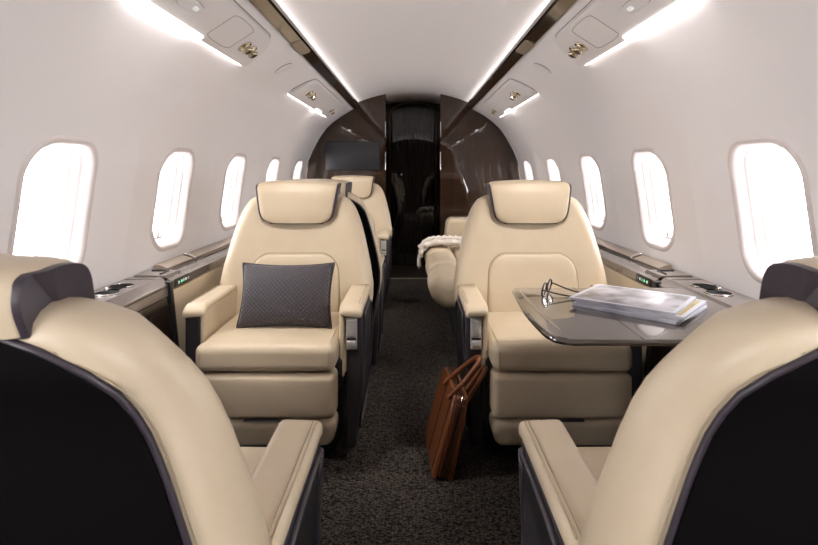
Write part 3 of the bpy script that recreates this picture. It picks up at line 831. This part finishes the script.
# magazines
def magazine(label, cx, cy, z, w, h, th, ang, mcov, group='magazines on the table'):
    m = thing('magazine', label, 'magazine', (cx, cy, z), ang, group)
    def bend(p): return (p[0], p[1], p[2])
    rbox('pages', M['paper'], m, -w/2+.002, w/2-.002, -h/2+.003, h/2-.003, .0008, th-.0008, r=.0015, k=2, n=3)
    rbox('back_cover', M['cover3'], m, -w/2, w/2, -h/2, h/2, 0, .001, r=.0004, k=1, n=2)
    c = rbox('front_cover', M['paper'], m, -w/2, w/2, -h/2, h/2, th-.001, th, r=.0004, k=1, n=2)
    rbox('cover_picture', mcov, c, -w/2+.012, w/2-.012, -h/2+.014, h/2-.014, th-.0004, th+.0003, r=.0003, k=1, n=2)
    rbox('spine', M['cover3'], m, -w/2, w/2, -h/2-.0005, -h/2+.001, 0, th, r=.0005, k=1, n=2)
    return m
def tpt(px, py, z): 
    s = 550*(CAMH-z)/(py-170)/550; Y = 550*(CAMH-z)/(py-170); return ((px-413)*Y/550, Y)
zt = TZ+.0008
ma = math.radians(-41.5)
magazine('bottom magazine of the stack on the table, silver spine', .672, 1.635, zt, .300, .245, .009, ma-.07, M['cover3'])
magazine('middle magazine of the stack, yellow-tinted cover peeking out at right', .680, 1.638, zt+.0092, .300, .245, .010, ma+.015, M['cover2'])
mg = magazine('top magazine of the stack on the table, pale grey photo cover', .660, 1.652, zt+.0194, .298, .245, .007, ma+.045, M['cover1'])

# spectacles lying by the magazines
sp = thing('eyeglasses', 'dark-framed eyeglasses resting on the table beside the magazines', 'eyeglasses', (.438, 1.80, TZ+.0008), math.radians(62))
def ring_pts(cx, n=22): return [(cx+.025*math.cos(2*PI*i/n), 0-.004*math.sin(2*PI*i/n), .0235+.0215*math.sin(2*PI*i/n)) for i in range(n)]
for s in (-1, 1):
    fr_ = tube('rim', M['glassframe'], sp, ring_pts(s*.033), .0030, 6, closed=True)
    c = ring_pts(s*.033); mesh('lens', c, [tuple(range(len(c)))], M['lens'], fr_, False)
tube('bridge', M['glassframe'], sp, smoothpath([(-.010, 0, .024), (0, -.002, .029), (.010, 0, .024)], 4), .0026, 6)
tube('temple', M['glassframe'], sp, smoothpath([(.057, 0, .026), (.062, -.006, .026), (.056, -.05, .014), (.050, -.098, .006), (.046, -.115, .014), (.044, -.125, .026)], 5), .0026, 6)
tube('temple', M['glassframe'], sp, smoothpath([(-.057, 0, .026), (-.062, -.006, .026), (-.040, -.05, .014), (-.015, -.090, .006), (-.005, -.105, .010), (0, -.118, .020)], 5), .0026, 6)

# ------------------------------------------------------------------ quilted cushion on the left seat
pw = bpy.data.objects.new('throw_pillow', None)
def pillow():
    n = 26; w, h = .188, .128; g = G(); V = []; F = []
    def P(i, j, s):
        u = -1+2*i/n; v = -1+2*j/n
        e = (1-u**4)*(1-v**4)
        k = .055*max(0, (1-u*u))**.45*max(0, (1-v*v))**.45
        # pinched edges between protruding corners
        px = u*w*(1-.075*(1-v*v)*abs(u)**6); pz = v*h*(1-.10*(1-u*u)*abs(v)**6)
        return (px, s*k, pz)
    for s in (-1, 1):
        b = len(V)
        for i in range(n+1):
            for j in range(n+1): V.append(P(i, j, s))
        for i in range(n):
            for j in range(n):
                a = b+i*(n+1)+j; F.append((a, a+n+1, a+n+2, a+1) if s < 0 else (a, a+1, a+n+2, a+n+1))
    me = bpy.data.meshes.new('throw_pillow'); me.from_pydata(V, [], F); 
    bm = bmesh.new(); bm.from_mesh(me); bmesh.ops.remove_doubles(bm, verts=bm.verts[:], dist=.0005); bmesh.ops.recalc_face_normals(bm, faces=bm.faces[:]); bm.to_mesh(me); bm.free()
    o = link('throw_pillow', me, M['quilt'])
    lp = [P(i, 0, 0) for i in range(n)]+[P(n, j, 0) for j in range(n)]+[P(n-i, n, 0) for i in range(n)]+[P(0, n-j, 0) for j in range(n)]
    tube('piped_edge', M['dleather'], o, lp, .0045, 6, closed=True)
    return o
bpy.data.objects.remove(pw)
pl = pillow(); pl.scale = (.96, 1, .96); pl.location = (-.490, 2.130, .596); pl.rotation_euler = (math.radians(-19), 0, 0)
pl['label'] = 'dark grey quilted rectangular cushion on the left cream seat'; pl['category'] = 'cushion'

# ------------------------------------------------------------------ briefcase
bg_ = thing('briefcase', 'tan leather briefcase leaning on the aisle floor against the right seat', 'bag', (.101, 1.905, 0))
bg_.rotation_euler = (0, math.radians(14), math.radians(4))
BL, BH, BT_ = .32, .30, .040
def bagp(p):      # tapers towards the top
    k = 1-.25*max(0, p[2]/BH); return (p[0]*k, p[1], p[2])
rbox('body', M['tandk'], bg_, -.027, .027, 0.004, BL-.004, .010, BH-.004, r=.012, k=3, n=5, f=bagp)
for s in (-1, 1):
    sidep = extrude_poly('side_panel', M['tan'], bg_, [(0, .004), (.003, .21), (.022, .288), (.04, .297), (.165, .303), (.29, .297), (.308, .288), (.327, .21), (BL, .004)],
                 lambda a, b: (s*.020*(1-.2*b/BH), a, b), lambda a, b: (s*.037*(1-.28*b/BH), a, b), bevel=.006)
    for y in (.045, .170 if s < 0 else .104):
        rbox('strap', M['tandk'], bg_, s*.028, s*.0395, y-.011, y+.011, .02, .29, r=.003, k=2, n=3, f=lambda p: (p[0]-s*.0105*p[2]/BH, p[1], p[2]))
        ring = [(s*.029, y+.011*math.cos(2*PI*i/14), .292+.011*math.sin(2*PI*i/14)) for i in range(14)]
        tube('handle_ring', M['gold'], bg_, ring, .002, 5, closed=True)
    lean = .070 if s < 0 else .035; hz = .140 if s < 0 else .115
    yy = (.045, .035, .025, .030, .048, .070, .100, .135, .160, .170) if s < 0 else (.045, .040, .034, .036, .044, .056, .072, .088, .100, .104)
    hp = smoothpath([(s*.031+lean*k, y, .288+hz*k) for y, k in zip(yy, (-.12, .08, .42, .82, .98, .98, .82, .42, .08, -.12))], 5)
    tube('handle', M['tan'], bg_, hp, .009, 8)
zp = smoothpath([(0, -.0015, .02), (0, -.001, .15), (0, -.001, .27), (0, .012, .296), (0, .04, .300), (0, .165, .302), (0, .29, .300), (0, .318, .296), (0, .331, .27), (0, .331, .02)], 4)
tube('zipper', M['gold'], bg_, zp, .0028, 6)
rbox('gusset', M['tandk'], bg_, -.018, -.006, -.002, .01, .012, .27, r=.003, k=2, n=2)
rbox('gusset', M['tandk'], bg_, .006, .018, -.002, .01, .012, .27, r=.003, k=2, n=2)

# ------------------------------------------------------------------ divan
d = thing('divan', 'long cream leather side divan beyond the right seat', 'sofa', (0, 0, 0))
ys = [3.16, 3.69, 4.22, 4.74]
for i in range(3):
    y0, y1 = ys[i]+.002, ys[i+1]-.002
    rbox('front_roll', M['leather'], d, .105, .335, y0, y1, .262, .462, r=.085, k=7, n=3, f=lambda p: (p[0]-.015*math.sin(PI*(p[1]-y0)/(y1-y0))+.35*max(0, .36-p[2]), p[1], p[2]+.008*math.sin(PI*(p[1]-y0)/(y1-y0))))
    rbox('seat_cushion', M['leather'], d, .325, .80, y0, y1, .29, .445, r=.035, k=4, n=4, puff=(2, 1, .015))
    rbox('back_cushion', M['leather'], d, .76, .905, y0, y1, .44, .62, r=.06, k=4, n=3)
rbox('base', M['black'], d, .26, .84, 3.18, 4.9, 0, .30, r=.01, k=1, n=1)
ar = rbox('arm', M['leather'], d, .27, .88, 4.75, 4.99, .30, .66, r=.045, k=5, n=5, f=lambda p: (p[0]+.12*max(0, p[2]-.42), p[1], p[2]))
tube('arm_seam', M['stitch'], ar, smoothpath([(.40, 4.748, .50), (.42, 4.748, .555), (.47, 4.748, .575), (.7, 4.748, .578), (.85, 4.748, .578)], 5), .002, 4)
g = G()
for i in range(9): g.add(*cyl_g((.42+.05*i, 4.83, .661), .014, .006, 'z', 12))
rbox('arm_top_trim', M['shellside'], ar, .34, .88, 4.93, 4.955, .655, .668, r=.004, k=2, n=2)

# throw on the divan
def throw():
    t = thing('knitted_throw', 'cream knitted throw with fringe draped over the divan edge', 'blanket', (0, 4.42, 0))
    path = smoothpath([(.43, -.02, .500), (.36, 0, .505), (.28, .0, .508), (.20, .0, .508), (.13, .0, .498), (.085, .0, .470), (.066, .0, .425), (.060, 0, .385)], 5)
    rings = []; N = len(path)
    for i, p in enumerate(path):
        a = path[max(i-1, 0)]; b = path[min(i+1, N-1)]; tt = (b-a).normalized(); nn = Vector((-tt.z, 0, tt.x))*(1 if True else 1)
        if nn.z < 0 and i < N*.6: nn = -nn
        if i >= N*.6 and nn.x > 0: nn = -nn
        k = 1.0 if 0 < i < N-1 else .6
        wv = (.10+.012*math.sin(i*.9))*k; hh = .035*k*(1+.12*math.sin(i*1.7))
        if i > N*.75: hh *= .6
        ring = []
        for j in range(16):
            an = 2*PI*j/16
            rr_ = 1+.07*math.sin(3*an+i*.8)
            ring.append(p+Vector((0, math.cos(an)*wv*rr_, 0))+nn*(math.sin(an)*hh*rr_))
        rings.append(ring)
    bd = loft('throw_body', M['wool'], t, rings)
    g = G()
    for k in range(10):    # knotted ridge
        pass
    for r_ in range(3):
        pts = []
        for i in range(2, N-4):
            p = path[i]; pts.append(p+Vector((0, -.07+.05*r_, .034+.004*math.sin(i*2.3))))
        tube('knit_ridge', M['wool'], bd, pts, lambda u: .006+.003*math.sin(u*60), 6)
    g = G()
    for k in range(20):
        y = -.095+.19*k/19; e = path[-1]
        s0 = Vector((e.x+.006*random.uniform(-1, 1), y, e.z+.02))
        pts = smoothpath([s0, s0+Vector((-.010+random.uniform(-.012, .006), random.uniform(-.01, .01), -.045)), s0+Vector((random.uniform(-.022, .01), random.uniform(-.02, .02), -.075-random.random()*.03))], 4)
        g.add(*tube_g(pts, lambda u: .0062-.0030*u, 5))
    fo = g.build('fringe', M['wool'], t); 
    return t
throw()

# ------------------------------------------------------------------ screen on the bulkhead
tv = rbox('monitor', M['black'], None, -.862, -.328, YB-.028, YB-.002, 1.078, 1.362, r=.005, k=2, n=2)
tv['label'] = 'flat dark grey screen on the left bulkhead panel'; tv['category'] = 'screen'
rbox('screen_glass', M['screen'], tv, -.855, -.335, YB-.030, YB-.026, 1.085, 1.355, r=.001, k=1, n=1)
